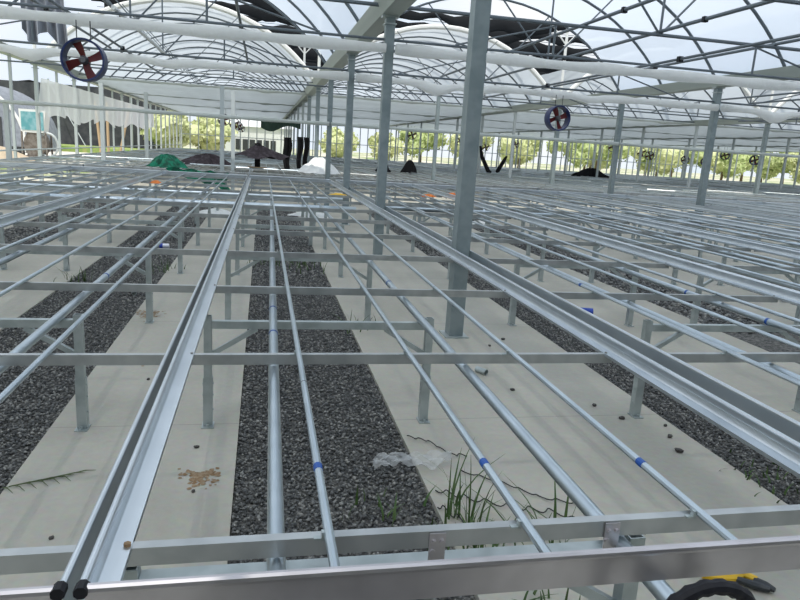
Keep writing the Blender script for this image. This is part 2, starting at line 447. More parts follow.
# ------------------------------------------------------------------ bench stands
post = MB(); post.hollow(0, 0, .24, .665, .045); post.hollow(0, 0, .008, .30, .053, .003)
for z in (.10, .19, .26): post.path([(-.032, 0, z), (.032, 0, z)], .006, 6)
ME['post'] = post.mesh('leg', 'galv', False)
bp = MB(); bp.box(-.034, .034, -.06, .034, 0, .007); bp.path([(.0, -.043, .007), (.0, -.043, .022)], .010, 6)
ME['plate'] = bp.mesh('base_plate', 'galv', False)
ME['beam'] = MB().box(-.628, .628, -.02, .02, .594, .638).mesh('beam', 'galv', False)
brc = MB(); brc.bar((-.628, .0, .44), (-.38, .0, .592), .028, .028); ME['brL'] = brc.mesh('brace', 'galv', False)
ME['brR'] = mirror(brc, 0).mesh('brace', 'galv', False)
st = thing('bench_stand', 'x', 'bench stand', (0, -50, 0), 'galvanised bench stands')
for s in (-1, 1):
    l = ob('leg', ME['post'], st, (s*.652, 0, 0)); ob('base_plate', ME['plate'], l)
ob('beam', ME['beam'], st); ob('brace', ME['brL'], st); ob('brace', ME['brR'], st)
remember(st); used = False
BENCHN = {(0, 0): 'the leftmost bench', (0, 1): 'the second bench from the left', (0, 2): 'the bench left of the twin rails', (0, 3): 'the foreground bench',
          (1, 0): 'the first bench right of the columns', (1, 1): 'the second bench right of the columns', (1, 2): 'the third bench right of the columns',
          (1, 3): 'the fourth bench right of the columns', (2, 0): 'the bench past the second column line'}
for (b, i), bn in BENCHN.items():
    c = bay_benches(b)[1][i]; k = 0
    for j in range(7):
        y = 1.47+2.34*j
        if not (seen(c, y, .3, 150) or seen(c+.7, y, .5, 150)): continue
        lab = 'galvanised two-legged stand under %s, %s from the near end' % (bn, nth(k)); k += 1
        if not used: st.location = (c, y, 0); st['label'] = lab; used = True
        else: dup(st, (c, y, 0), lab)
# simple stands beyond the aisle
sb = MB(); 
for s in (-1, 1): sb.box(s*.652-.024, s*.652+.024, -.024, .024, 0, .66)
sb.box(-.652, .652, -.02, .02, .594, .638); sb.bar((-.63, 0, .44), (-.38, 0, .592), .028, .028); sb.bar((.63, 0, .44), (.38, 0, .592), .028, .028)
ME['simplestand'] = sb.mesh('bench_stand', 'galv', False)
for blk, yb in enumerate((18.9, 36.4)):
    for b in range(6):
        for i, c in enumerate(bay_benches(b)[1]):
            for j in range(4 if blk == 0 else 3):
                y = yb+.3+(4.68 if blk == 0 else 6.5)*j
                if not seen(c, y, .4, 20): continue
                o = ob('bench_stand', ME['simplestand'], None, (c, y, 0))
                tag(o, 'small grey two-legged stand among the distant benches beyond the aisle', 'bench stand', 'distant bench stands')
# ------------------------------------------------------------------ roller pipes on the stands
def roller(p, q, label, wheel=False, tape=None, bands=()):
    a = Vector(p); d = Vector(q)-a; L = d.length
    t = thing('roller_pipe', label, 'pipe', p, 'roller pipes lying on the stands', -math.atan2(d.x, d.y))
    ob('tube', MB().path([(0, 0, 0), (0, L, 0)], .023, 14).mesh('tube', 'pipe'), t)
    for y in bands: ob('joint_band', MB().path([(0, y-.012, 0), (0, y+.010, 0)], .0238, 14).mesh('joint_band', 'blue'), t, label='blue marked joint')
    return t
ZR = .661
roller((.045, 1.28, ZR), (.215, 16.9, ZR), 'thick galvanised pipe lying over the middle of the foreground gravel bed', bands=(2.17, 2.71))
rw = roller((.95, 1.10, ZR), (.955, 16.9, ZR), 'thick galvanised pipe with a black handwheel at its near end', bands=(3.75,))
roller((-1.06, 1.0, ZR), (-1.09, 16.9, ZR), 'thick galvanised pipe crossing the left gravel bed beside the thin pipe', bands=(3.9,))
roller((-1.87, 1.2, ZR), (-1.95, 16.9, ZR), 'thick galvanised pipe farther left, close beside a thin pipe')
roller((-3.2, 3, ZR), (-3.22, 16.9, ZR), 'thick galvanised pipe on the second left bench stands')
for n, (x, lab) in enumerate(((2.62, 'thick galvanised pipe just right of the double rail, on the stands'), (3.40, 'thick galvanised pipe with blue tape over the right gravel bed'),
          (4.75, 'thick galvanised pipe on the left side of the second right bench'), (5.62, 'thick galvanised pipe on the right side of the second right bench'),
          (6.85, 'thick galvanised pipe on the left side of the third right bench'), (7.7, 'thick galvanised pipe on the right side of the third right bench'))):
    roller((x, 1.2, ZR), (x+.02, 16.9, ZR), lab, bands=((2.62, 3.53) if n == 1 else ()))
# handwheel
hw = MB(); n = 72; pts = []; rr = []
for i in range(n):
    a = 2*PI*i/n; pts.append((.126*math.cos(a), 0, .126*math.sin(a))); 
hw.path(pts, [.0165+.002*math.cos(22*2*PI*i/n) for i in range(n)], 10, closed=True)
w = ob('handwheel', hw.mesh('handwheel', 'black'), rw, (0, -.02, 0), label='black handwheel with finger grips')
ob('hub', MB().path([(0, -.02, 0), (0, .05, 0)], .032, 14).mesh('hub', 'darksteel'), w)
for i in range(3):
    a = PI/2+.5+2*PI*i/3; ob('spoke', MB().path([(.028*math.cos(a), 0, .028*math.sin(a)), (.12*math.cos(a), 0, .12*math.sin(a))], .008, 8).mesh('spoke', 'darksteel'), w)
# loose pipes stacked across the far end of the near benches
for n, (y, z, r, x0, x1, lab) in enumerate(((11.2, .62, .055, -6.3, 1.55, 'long grey pipe lying crosswise under the benches, nearer of two'),
        (13.6, .60, .05, -6.3, 1.6, 'long grey pipe lying crosswise under the benches, farther of two'),
        (12.2, .60, .05, 2.0, 9.9, 'long grey pipe lying crosswise under the benches right of the columns'))):
    t = thing('cross_pipe', lab, 'pipe', (x0, y, z), 'crosswise pipes')
    ob('tube', MB().path([(0, 0, 0), (x1-x0, 0, 0)], r, 14).mesh('tube', 'pipe'), t)
    for xx in np.arange(.9, x1-x0, 2.07): ob('prop', MB().box(-.03, .03, -.03, .03, -z, -r).mesh('prop', 'galv', False), t, (xx, 0, 0))
# ------------------------------------------------------------------ columns and gutters
LINE = ['far left gutter line', 'row behind the foreground bench rail', 'second row to the right', 'third row to the right', 'fourth row to the right', 'fifth row to the right', 'last row to the right']
cm = MB(); cm.box(-.065, .065, -.075, .075, .01, 3.52); ME['shaft'] = cm.mesh('shaft', 'col', False)
cm = MB(); cm.box(-.11, .11, -.12, .12, 0, .012); ME['colplate'] = cm.mesh('base_plate', 'galv', False)
cm = MB(); cm.box(-.085, .085, -.09, .09, 3.40, 3.42); cm.box(-.12, .12, -.08, .08, 3.50, 3.53); ME['colhead'] = cm.mesh('gutter_bracket', 'galv', False)
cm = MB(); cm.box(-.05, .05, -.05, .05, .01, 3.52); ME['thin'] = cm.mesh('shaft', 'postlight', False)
for g in range(7):
    k = 0
    for r, y in enumerate(ROW):
        if r > 12 or not seen(GX[g], y, 2, 60): continue
        if g == 1 or r < 5 or (g == 0):
            t = thing('column', 'grey steel column, %s, %s from the viewer' % (LINE[g], nth(k)), 'column', (GX[g], y, 0), 'steel columns')
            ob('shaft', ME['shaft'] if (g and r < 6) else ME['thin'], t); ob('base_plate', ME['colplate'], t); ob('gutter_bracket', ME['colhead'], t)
        else:
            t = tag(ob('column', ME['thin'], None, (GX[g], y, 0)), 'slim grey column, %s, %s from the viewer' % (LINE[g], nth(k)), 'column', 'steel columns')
        k += 1
gm = MB(); gs = [(-.22, 3.74), (-.20, 3.74), (-.12, 3.56), (.12, 3.56), (.20, 3.74), (.22, 3.74), (.13, 3.53), (-.13, 3.53)]
gm.prism([(x, 0, z) for x, z in gs], (0, 1, 0)); GM = gm.mesh('gutter', 'gutter', False)
for g in range(7):
    o = ob('gutter', GM, None, (GX[g], -6 if g < 4 else 10, 0)); o.scale = (1, 68 if g < 4 else 52, 1)
    tag(o, 'long grey steel rain gutter over the %s' % LINE[g], 'gutter', 'rain gutters')
# extra mid-bay posts seen left of the middle
for x, y, h, lab in ((-4.55, 21.2, 3.0, 'pale post left of centre, below the big blue fan'), (-4.1, 26, 3.1, 'pale post between the big fan post and the middle post'),
                     (-1.1, 19.4, 3.05, 'pale post in the left bay beside the far row of fans'), (-.88, 21.1, 3.05, 'slim pale post just right of the middle pale post'),
                     (-6.3, 18.9, 2.2, 'short pale corner post at the left picture edge'), (5.6, 22, 3.55, 'pale post in the middle of the middle bay')):
    tag(ob('post', MB().box(-.055, .055, -.055, .055, 0, h).mesh('post', 'postlight' if x < 5 else 'col', False), None, (x, y, 0)), lab, 'post')
# ------------------------------------------------------------------ roof: hoops, film, trusses
def arch(u, kind):
    """u -1..1 across a bay -> height of the round arch"""
    x = HW*u; rise = 2.2 if kind == 'near' else 2.12
    Rr = (HW*HW+rise*rise)/(2*rise); return 3.68+math.sqrt(Rr*Rr-x*x)-(Rr-rise)
def us(n): return [-math.cos(PI*i/n) for i in range(n+1)]
HOOP = {}
for kind, r in (('near', .032), ('far', .03)):
    HOOP[kind] = MB().path([((HW-.1)*u, 0, arch(u, kind)) for u in us(28)], r, 6).mesh('roof_hoop', 'hoop')
HOOP['front'] = MB().path([((HW-.1)*u, 0, arch(u, 'far')+.02) for u in us(28)], .085, 8).mesh('front_hoop', 'white')
HY0 = [ROOFEND-2.175*i for i in range(11)][::-1]
for b in range(4):
    k = 0
    for y in HY0:
        if not (seen(GX[b]+HW, y, 5.5, 500) or seen(GX[b]+8, y, 4, 300)): continue
        tag(ob('roof_hoop', HOOP['near'], None, (GX[b]+HW, y, 0)), 'curved near roof hoop over the %s, %s from the viewer' % (BAYN[b], nth(k)), 'roof hoop', 'roof hoops of the near house'); k += 1
HY1 = [FAR0+2.175*i for i in range(18)]
for b in range(6):
    for k, y in enumerate(HY1):
        if k == 0:
            tag(ob('front_hoop', HOOP['front'], None, (GX[b]+HW, y, 0)), 'bright white front arch of the far roof over the %s' % BAYN[b], 'roof hoop', 'white front arches')
        elif b < 4 or k < 6:
            tag(ob('roof_hoop', HOOP['far'], None, (GX[b]+HW, y, 0)), 'far roof hoop over the %s, %s behind its white front arch' % (BAYN[b], nth(k-1)), 'roof hoop', 'roof hoops of the far house')
def film(kind, y0, y1, lift=.045):
    hs = HY0 if kind == 'near' else HY1
    ny = max(2, int((y1-y0)/.5))
    def fn(u, v):
        a = -math.cos(PI*u); y = y0+(y1-y0)*v
        d = min(abs(y-h) for h in hs)/1.09
        z = arch(a, kind)+lift-.025*math.sin(min(1, d)*PI/2)*(1-abs(a)**4)
        return ((HW-.06)*a, y, z)
    return MB().grid(fn, 36, ny).mesh('ceiling', 'film' if kind == 'near' else 'farfilm')
FN = film('near', -7, ROOFEND+.03); FF = film('far', FAR0, 61)
for b in range(5):
    if b < 4: o = struct('ceiling', FN); o.location = (GX[b]+HW, 0, 0)
for b in range(6):
    o = struct('ceiling', FF); o.location = (GX[b]+HW, 0, 0)
# trusses: chords, struts, webs, king post and its two props
TR = {}
def truss_parts(kind):
    d = {}
    d['top_chord'] = [MB().path([(-4.25, 0, 3.66), (4.25, 0, 3.66)], .028, 8)]
    d['bottom_chord'] = [MB().path([(-4.23, 0, 3.2), (4.23, 0, 3.2)], .02, 8)]
    d['strut'] = [MB().path([(x, 0, 3.2), (x, 0, 3.66)], .018, 6) for x in (-1.75, 1.75)]
    d['web'] = [MB().path([(s*1.77, 0, 3.62), (s*3.3, 0, 3.22)], .015, 6) for s in (-1, 1)]
    d['king_post'] = [MB().path([(0, 0, 3.66), (0, 0, arch(0, kind))], .02, 6)]
    d['prop'] = [MB().path([(s*.02, 0, 3.68), (s*1.75, 0, arch(1.75/HW, kind)-.02)], .018, 6) for s in (-1, 1)]
    return {k: [m.mesh(k, 'hoop') for m in v] for k, v in d.items()}
for kind in ('near', 'far'): TR[kind] = truss_parts(kind)
TS = MB(); TS.path([(-4.25, 0, 3.66), (4.25, 0, 3.66)], .024, 6)
TS.path([(-1.75, 0, arch(1.75/HW, 'far')-.02), (0, 0, 3.67), (1.75, 0, arch(1.75/HW, 'far')-.02)], .016, 5)
TSM = TS.mesh('roof_truss', 'hoop')
for b in range(6):
    for r, y in enumerate(ROW):
        if r > 11 or not (seen(GX[b]+HW, y, 3.1, 560) or seen(GX[b]+1, y, 3.1, 300)): continue
        c = (GX[b]+HW, y, 0); lab = 'steel roof truss across the %s, %s row from the viewer' % (BAYN[b], nth(r))
        if r <= 3 and b < 3:
            t = thing('roof_truss', lab, 'truss', c, 'roof trusses')
            for nm, lst in TR['near'].items():
                for me in lst: ob(nm, me, t)
        else: tag(ob('roof_truss', TSM, None, c), lab, 'truss', 'roof trusses')
# purlins along the bays
for b in range(3):
    for j, (dx, z, r, nm) in enumerate(((0, 3.71, .028, 'centre purlin above the truss'), (0, 3.15, .02, 'lower centre purlin'), (2.1, 3.71, .026, 'right hand purlin'), (-1.25, 3.71, .026, 'left hand purlin'))):
        if j == 1 and b != 0: dx = -.3
        t = thing('purlin', 'long dark steel %s running down the %s' % (nm, BAYN[b]), 'purlin', (GX[b]+HW+dx, 0, z), 'roof purlins')
        ob('tube', MB().path([(0, -2, 0), (0, ROOFEND, 0)], r, 8).mesh('tube', 'hoop'), t)
        for y in (9.0, 13.6): ob('clamp', MB().box(-.035, .035, y-.03, y+.03, -.04, .035).mesh('clamp', 'black', False), t)
# white rod under the left roof
tag(ob('rod', MB().path([(-1.95, 9.95, 3.25), (-1.95, 14.6, 3.25)], .03, 8).mesh('rod', 'white')), 'bright white rod hanging lengthwise under the left bay roof', 'rod')
# ------------------------------------------------------------------ rolled film along the trusses
def roll_mesh(L, r, seed, m, sag=0.):
    q = random.Random(seed); n = 44; pts = []; rr = []; nseg = 5
    bl = [(q.uniform(.1, .9), q.uniform(.015, .04), q.uniform(.3, 1.0)) for _ in range(3)] if sag else []
    for i in range(n+1):
        u = i/n; w = abs(math.sin(u*PI*nseg))*.35
        k = r*(.85+.15*math.sin(u*37+seed)+q.uniform(-.05, .05)); dz = -.02*w
        for c, s, h in bl:
            e = math.exp(-((u-c)/s)**2); dz -= sag*h*e; k += r*.5*h*e
        pts.append((L*u, .01*math.sin(u*23), dz)); rr.append(k)
    return MB().path(pts, rr, 12).mesh('film_roll', m)
RM = [roll_mesh(BAY-.15, .088, s, 'roll', 0 if s == 0 else .16) for s in range(4)]
for b in range(6):
    for r, y in enumerate(ROW):
        if r not in (1, 2) or not (seen(GX[b]+HW, y, 3.05, 420) or seen(GX[b]+1, y, 3.05, 150)): continue
        me = RM[0] if r == 1 else RM[1+(b+r) % 3]
        o = ob('film_roll', me, None, (GX[b]+.08, y-.16, 3.06))
        tag(o, 'rolled up %s plastic film hung across the %s, on the %s truss row' % ('cream white' if r < 4 else 'pale', BAYN[b], nth(r)), 'rolled film', 'rolled plastic films')
RG = roll_mesh(BAY-.15, .055, 9, 'rollgrey', .03)
for b in range(6):
    for r in (5, 7, 9):
        if not seen(GX[b]+HW, ROW[r], 3.05, 300): continue
        tag(ob('film_roll', RG, None, (GX[b]+.08, ROW[r], 3.577)), 'thin grey film roll across the %s of the far house, %s of three' % (BAYN[b], ('nearest', 'middle', 'farthest')[(r-5)//2]), 'rolled film', 'thin far film rolls')
LR = roll_mesh(BAY-.05, .058, 3, 'rollgrey')
for b in range(6):
    o = ob('film_roll', LR, None, (GX[b]+.03, ROOFEND-.13, 2.23)); 
    tag(o, 'straight grey rolled curtain at head height across the %s, aisle side' % BAYN[b], 'rolled film', 'lower rolled curtains')
# grey thermal screens drawn flat below the far roof
for b in range(6):
    def fn(u, v):
        y = 27.8+33.3*v; return (GX[b]+.2+8.2*u, y, 3.62-.05*abs(math.sin((y-27.8)/1.45*PI))-.03*math.sin(u*PI)+.012*math.sin(u*70))
    o = ob('thermal_screen', MB().grid(fn, 40, 92).mesh('thermal_screen', 'greyscreen'))
    tag(o, 'pale translucent screen drawn flat under the far roof of the %s' % BAYN[b], 'screen', 'thermal screens')
# ------------------------------------------------------------------ shade net above the far roof, on poles
pm = MB(); pm.path([(0, 0, 3.6), (0, 0, 6.5)], .05, 8); POLE = pm.mesh('net_pole', 'white')
BRc = [MB().path([(0, 0, 5.6), (s*.8, 0, 6.45)], .025, 6).mesh('brace', 'white') for s in (-1, 1)]
for g in range(5):
    for k, y in enumerate((23.2, 31.9)):
        t = thing('net_pole', 'white pole rising above the %s, %s, holding the shade net' % (LINE[g], ('front', 'back')[k]), 'pole', (GX[g], y, 0), 'shade net poles')
        ob('pole', POLE, t); [ob('brace', m, t) for m in BRc]
for k in range(12):
    y0 = 24.4+2.05*k; q = random.Random(200+k); p1, p2 = q.uniform(0, 6), q.uniform(0, 6)
    def fn(u, v):
        x = -5.9+53*u; a = 2*PI*v; h = .19+.07*math.sin(x*.9+p1)+.05*math.sin(x*2.7+p2); w = .10+.03*math.sin(x*3.1+p2)
        sag = .10*abs(math.sin((x-GX[0])/BAY*PI))+.04*math.sin(x*5+p1)
        return (x, y0+w*math.sin(a)+.04*math.sin(x*6), 6.52-h-sag+h*math.cos(a))
    tag(ob('shade_net', MB().grid(fn, 170, 10).mesh('shade_net', 'net')), 'dark shade net gathered along a wire above the far roof, %s from the viewer' % nth(k), 'shade net', 'gathered shade nets')
    tag(ob('net_wire', MB().path([(-6.6, y0, 6.53), (47, y0, 6.53)], .012, 5).mesh('net_wire', 'hoop')), 'steel wire carrying the %s dark gathered net above the far roof' % nth(k), 'wire', 'net wires')
def fold(u, v):
    w = -6.35+1.05*u+.15*v*u; return (w, 20.6+.14*math.sin(u*30)*(.4+v), 5.6-(1.4+.25*math.sin(u*9)+.5*u)*v)
tag(ob('folded_net', MB().grid(fold, 40, 10).mesh('folded_net', M['corr'])), 'folded grey net hanging from the roof edge at upper left', 'net')
tag(ob('net_cable', MB().path([(-6.6, 20.6, 5.62), (1.7, 20.6, 5.62)], .02, 6).mesh('net_cable', 'hoop')), 'thin steel cable holding the folded net at upper left', 'cable')
# ------------------------------------------------------------------ left side wall, far end wall
for k in range(19):
    y = 20.98+2.175*k
    if k % 2 == 1 and k < 1: continue
    tag(ob('wall_post', MB().box(-.035, .035, -.035, .035, 0, 3.55).mesh('wall_post', 'postlight', False), None, (GX[0], y, 0)),
        'pale slim post of the open left side wall, %s from the viewer' % nth(k), 'post', 'left side wall posts')
tag(ob('wall_rail', MB().path([(GX[0]+.06, 18.9, 1.0), (GX[0]+.06, 61, 1.0)], .025, 6).mesh('wall_rail', 'postlight')), 'long thin rail along the open left side wall', 'rail')
def cur(u, v):
    y = 23.3+22*u; zb = 2.0+.08*math.sin(u*21)+.07*math.sin(u*47+1)+.06*math.sin(u*90)+.25*max(0, .12-u)/.12*0
    return (GX[0]+.10+.06*math.sin(u*70)*(.3+v), y-.5*v*(1-u), 3.15+(zb-3.15)*v)
tag(ob('side_curtain', MB().grid(cur, 120, 8).mesh('side_curtain', 'curtain')), 'white plastic side curtain with a ragged lower edge on the left wall', 'curtain')
for k in range(72):
    x = GX[0]+.70*k
    if x > GX[6] or not seen(x, 61.3, 1.5, 40): continue
    tag(ob('wall_post', MB().box(-.04, .04, -.04, .04, 0, 3.6).mesh('wall_post', 'postlight', False), None, (x, 61.3, 0)),
        'thin upright post of the far end wall against the bright trees', 'post', 'far end wall posts')
struct('wall_back', MB().box(GX[0], GX[6], 61.4, 61.5, 0, .55).mesh('wall_back', 'bwhite', False))
tag(ob('wall_rail', MB().path([(GX[0], 61.25, 1.9), (GX[6], 61.25, 1.9)], .035, 6).mesh('wall_rail', 'postlight')), 'horizontal rail across the far end wall posts', 'rail')
struct('wall_light_block', MB().box(GX[0], GX[4], -7.2, -7.1, 0, 5.2).mesh('wall_light_block', 'dwall', False))  # unseen wall added behind the camera to block sky light and darken reflections
# ------------------------------------------------------------------ circulation fans
def ring_mesh():
    m = MB(); n = 40; prof = [(.258, -.11), (.285, -.115), (.285, .10), (.276, .115), (.258, .10)]
    o = 0
    for i in range(n):
        a = 2*PI*i/n
        for r, y in prof: m.v.append((r*math.cos(a), y, r*math.sin(a)))
    k = len(prof)
    for i in range(n):
        for j in range(k): m.f.append((i*k+j, i*k+(j+1) % k, ((i+1) % n)*k+(j+1) % k, ((i+1) % n)*k+j))
    return m.mesh('shroud', 'fanring')
def blade(a):
    m = MB(); pts = []
    def fn(u, v):
        r = .04+.205*u; w = (v-.5)*(.085+.05*u); tw = .55-.25*u
        x, z, y = r, w*math.cos(tw)+.03*u*u, w*math.sin(tw)
        return (x*math.cos(a)-z*math.sin(a), y, x*math.sin(a)+z*math.cos(a))
    m.grid(fn, 6, 4)
    o = len(m.v); g = [(x, y+.006, z) for x, y, z in m.v]; f0 = list(m.f); m.v += g; m.f += [tuple(i+o for i in reversed(f)) for f in f0]
    return m.mesh('blade', 'fanblade')
fan0 = thing('circulation_fan', 'x', 'fan', (0, -60, 0), 'circulation fans')
ob('shroud', ring_mesh(), fan0)
for i in range(4): ob('blade', blade(PI/2*i+.28), fan0, label='red fan blade')
mm = MB().path([(0, -.10, 0), (0, -.06, 0), (0, .12, 0)], [.035, .06, .055], 14); ob('motor', mm.mesh('motor', 'motor'), fan0)
gd = MB()
for s in (-1, 1): gd.path([(-.262, .09, s*.04), (.262, .09, s*.04)], .007, 6)
ob('motor_bracket', gd.mesh('motor_bracket', 'darksteel'), fan0)
for s in (-1, 1): ob('hanger', MB().path([(s*.09, 0, .26), (s*.09, 0, .52)], .007, 6).mesh('hanger', 'darksteel'), fan0)
fan0.scale = (.93, .93, .93)
remember(fan0)
FANS = [(-2.27, 9.7, 2.53, -.02, 'large blue ringed fan with red blades hanging at upper left'),
        (6.24, 14.0, 2.53, .1, 'blue ringed fan with red cross blades in the middle bay, right of the tall column'),
        (-1.75, 32.2, 2.5, .1, 'small distant fan behind the pale post in the left bay'), (-1.45, 36.4, 2.46, .1, 'distant fan next to the pale post pair, left bay'),
        (-1.5, 43.6, 2.5, .1, 'distant fan farther along the left bay line'), (-1.6, 53, 2.5, .1, 'farthest small fan of the left bay line'),
        (8.1, 37.2, 2.52, -.3, 'distant fan with red blades right of the second tall column'), (13.6, 46.6, 2.5, -.2, 'distant fan seen left of the nearest tall column'),
        (16.6, 43.5, 2.5, -.3, 'distant fan above the black V shaped cloth'), (15.2, 45.5, 2.2, -.3, 'small fan just right of the fan above the V shaped cloth'), (18.0, 33, 2.5, -.5, 'distant fan left of the second row column'),
        (22.2, 37.2, 2.4, -.5, 'distant fan right of the second row column, left of a pair'), (23.0, 37.6, 2.25, -.7, 'distant fan right of the second row column, right of a pair'),
        (28.1, 41.5, 2.2, -.9, 'small dark blue fan near a slim column at right'), (29.4, 41.2, 2.15, -1.0, 'small dark blue fan right of the slim column'),
        (27.4, 36.6, 2.55, -.3, 'distant fan with red top right of the tall right hand column'), (26.3, 32.6, 2.3, -1.1, 'dark blue fan on a pale post at far right')]
for i, (x, y, z, rz, lab) in enumerate(FANS):
    if i == 0: fan0.location = (x, y, z); fan0['label'] = lab; fan0.rotation_euler = (0, 0, rz)
    else: dup(fan0, (x, y, z), lab, rz=rz)
# ------------------------------------------------------------------ things on and between the far benches
def heap(name, loc, sx, sy, sz, m, lab, cat, seed, sharp=1.0):
    q = random.Random(seed); ph = [q.uniform(0, 6) for _ in range(6)]
    def fn(u, v):
        a = 2*PI*u; r = v
        h = (1-r**1.6)*(1+.22*math.sin(3*a+ph[0])*r+.25*math.sin(5*a+ph[1]+4*r)*r)+.06*math.sin(9*a+ph[2])*math.sin(9*r+ph[3])
        e = 1+.18*math.sin(2*a+ph[4])+.12*math.sin(5*a+ph[5])+.05*math.sin(13*a)
        return (sx*r*e*math.cos(a), sy*r*e*math.sin(a), max(0.0, sz*h))
    t = ob(name, MB().grid(fn, 56, 14).mesh(name, m), None, loc); return tag(t, lab, cat)
heap('net_heap', (-2.55, 19.3, .815), .50, .45, .34, 'green', 'crumpled heap of bright green net on the far bench', 'net', 1)
def gdrape(u, v): return (-2.4+1.5*u+.08*math.sin(v*9), 18.58-.05*v+.04*math.sin(u*14), .86-.10*u-(.12+.34*u)*v+.03*math.sin(u*20+v*5))
tag(ob('net_drape', MB().grid(gdrape, 26, 8).mesh('net_drape', 'green')), 'trailing end of green net hanging over the bench edge', 'net')
heap('dark_sheet', (-1.75, 22.6, .815), .75, .6, .34, 'purple', 'low dark crumpled sheet on a far bench, left of the draped stand', 'sheet', 4)
t = thing('draped_stand', 'dark sheet draped like a canopy over a short stand, far left bay', 'draped stand', (-.16, 21.6, .813))
def canopy(u, v):
    a = 2*PI*u; e = 1+.35*math.sin(2*a+.4)+.10*math.sin(6*a)
    return (.85*v*e*math.cos(a)+.25*v, .55*v*e*math.sin(a), .82-.46*v**.7-.05*math.sin(6*a)*v)
ob('canopy', MB().grid(canopy, 48, 10).mesh('canopy', 'purple'), t)
ob('stem', MB().path([(0, 0, 0), (0, 0, .78)], .09, 10).mesh('stem', 'blackcloth'), t)
ob('foot', MB().box(-.3, .3, -.2, .2, 0, .06).mesh('foot', 'brownpole', False), t)
heap('white_film_heap', (1.72, 20.7, .815), .62, .45, .46, 'white', 'white plastic film heaped up against the far column', 'film heap', 6)
for n, (x, y, z0, z1, w, lab) in enumerate(((.85, 25.2, .7, 1.85, .22, 'left black cloth strip hanging by the far columns'), (1.32, 25.4, .6, 1.9, .13, 'middle black cloth strip hanging by the far columns'), (1.56, 25.6, .62, 1.9, .13, 'right black cloth strip hanging by the far columns'))):
    def fn(u, v): return (w*(u-.5)*(1+.3*math.sin(v*5+n))+.03*math.sin(v*7), .05*math.sin(u*12), z1+(z0-z1)*v)
    t = ob('hanging_cloth', MB().grid(fn, 10, 12).mesh('hanging_cloth', 'blackcloth'), None, (x, y, 0)); tag(t, lab, 'cloth', 'black hanging cloths')
    so = t.modifiers.new('solid', 'SOLIDIFY'); so.thickness = .05
def tarp(u, v): return (-.1+1.7*u, .05*math.sin(u*20), 2.55-(.42+.10*math.sin(u*7)-.35*max(0, .3-u)-.2*u)*v)
tag(ob('hanging_tarp', MB().grid(tarp, 24, 5).mesh('hanging_tarp', 'dgreen'), None, (.0, 30.2, 0)), 'dark green tarp hanging below the far trusses', 'tarp')
for n, (pts, lab) in enumerate(((((-.55, 0, 2.15), (-.42, 0, 1.65), (-.05, 0, 1.0), (.1, 0, .98)), 'left arm of the black V shaped cloth strip'),
                               (((.80, 0, 1.75), (.66, 0, 1.5), (.42, 0, 1.05), (.35, 0, .98)), 'right arm of the black V shaped cloth strip'))):
    tag(ob('black_strap', MB().path(pts, [.05, .09, .10, .05], 8).mesh('black_strap', 'blackcloth'), None, (10.5, 30.6, -.07)), lab, 'strap', 'black V straps')
q = random.Random(77)
LB = [MB().path([(-L/2, 0, 0), (L/2, 0, 0)], .022, 7).mesh('loose_bar', m) for L, m in ((2.6, 'pipe'), (3.4, 'galv'), (1.8, 'bar'))]
for k in range(80):
    y = q.uniform(20, 33.5) if k % 4 else q.uniform(38, 42); x = q.uniform(-5, 1.2) if k % 3 == 0 else q.uniform(2.5, 1+.85*y)
    if not seen(x, y, .8, 10): continue
    if 1:
        tag(ob('loose_bar', LB[k % 3], None, (x, y, .836), q.uniform(-.5, .5)+(PI/2 if k % 4 == 1 else 0)), 'loose metal bar laid across the far bench frames', 'bar', 'loose bars on the far benches')
for n, (x, y, z, s, lab) in enumerate(((4.7, 26.6, .77, .26, 'black bundle on the far bench left of the dark crumpled one'), (5.9, 27.2, .77, .30, 'black crumpled bundle on the far bench, right one'),
                                     (19.5, 38, .77, .55, 'dark pile on the far benches behind the second row column'))):
    heap('black_bundle', (x, y, z), s*(2 if n == 2 else 1), s*.8, s*(.95 if n == 2 else 1.7), 'blackcloth', lab, 'bundle', 20+n)
for n, (x, y, s, m, lab) in enumerate(((3.55, 14.2, .20, 'orange', 'flat orange scrap lying on the benches right of the columns, left one'), (4.35, 15.1, .26, 'orange', 'bright orange scrap lying on the benches right of the columns, right one'),
                                     (1.45, 13.1, .28, 'yellow', 'yellow scrap near the far end of the foreground bench'), (-2.1, 14.3, .20, 'orange', 'small orange scrap beside the green net'))):
    heap('plastic_scrap', (x, y, .70), s*.75, s*.4, .06, m, lab, 'scrap', 30+n)
for n, (x, y, s, lab) in enumerate(((-1.0, 15.6, .45, 'white film scrap on the floor at the far left of the foreground bench'), (1.1, 15.9, .5, 'white film scrap on the floor near the far column'), (5.2, 15.4, .45, 'white film scrap on the floor right of the orange scraps'))):
    heap('film_scrap', (x, y, 0), s, s*.6, .12, 'white', lab, 'film scrap', 40+n)
# ------------------------------------------------------------------ small things on the near floor
def pipe_scrap(x, y, z, a, L, r, lab):
    m = MB(); d = Vector((math.cos(a), math.sin(a), 0)); n = 14
    for k, (s, rr) in enumerate(((0, r), (L, r), (L, r*.82), (0, r*.82))):
        for j in range(n):
            w = 2*PI*j/n; m.v.append((d.x*s-d.y*rr*math.cos(w), d.y*s+d.x*rr*math.cos(w), rr*math.sin(w)))
    for k in range(4):
        for j in range(n): a0 = k*n; b0 = ((k+1) % 4)*n; m.f.append((a0+j, a0+(j+1) % n, b0+(j+1) % n, b0+j))
    tag(ob('pipe_offcut', m.mesh('pipe_offcut', 'galv'), None, (x, y, z)), lab, 'pipe offcut')
pipe_scrap(1.66, 4.72, .024, -1.05, .10, .024, 'short grey pipe offcut lying on the concrete by the nearest column')
pipe_scrap(-1.36, 7.5, .018, -1.35, .28, .026, 'short grey pipe offcut lying on the left gravel bed')
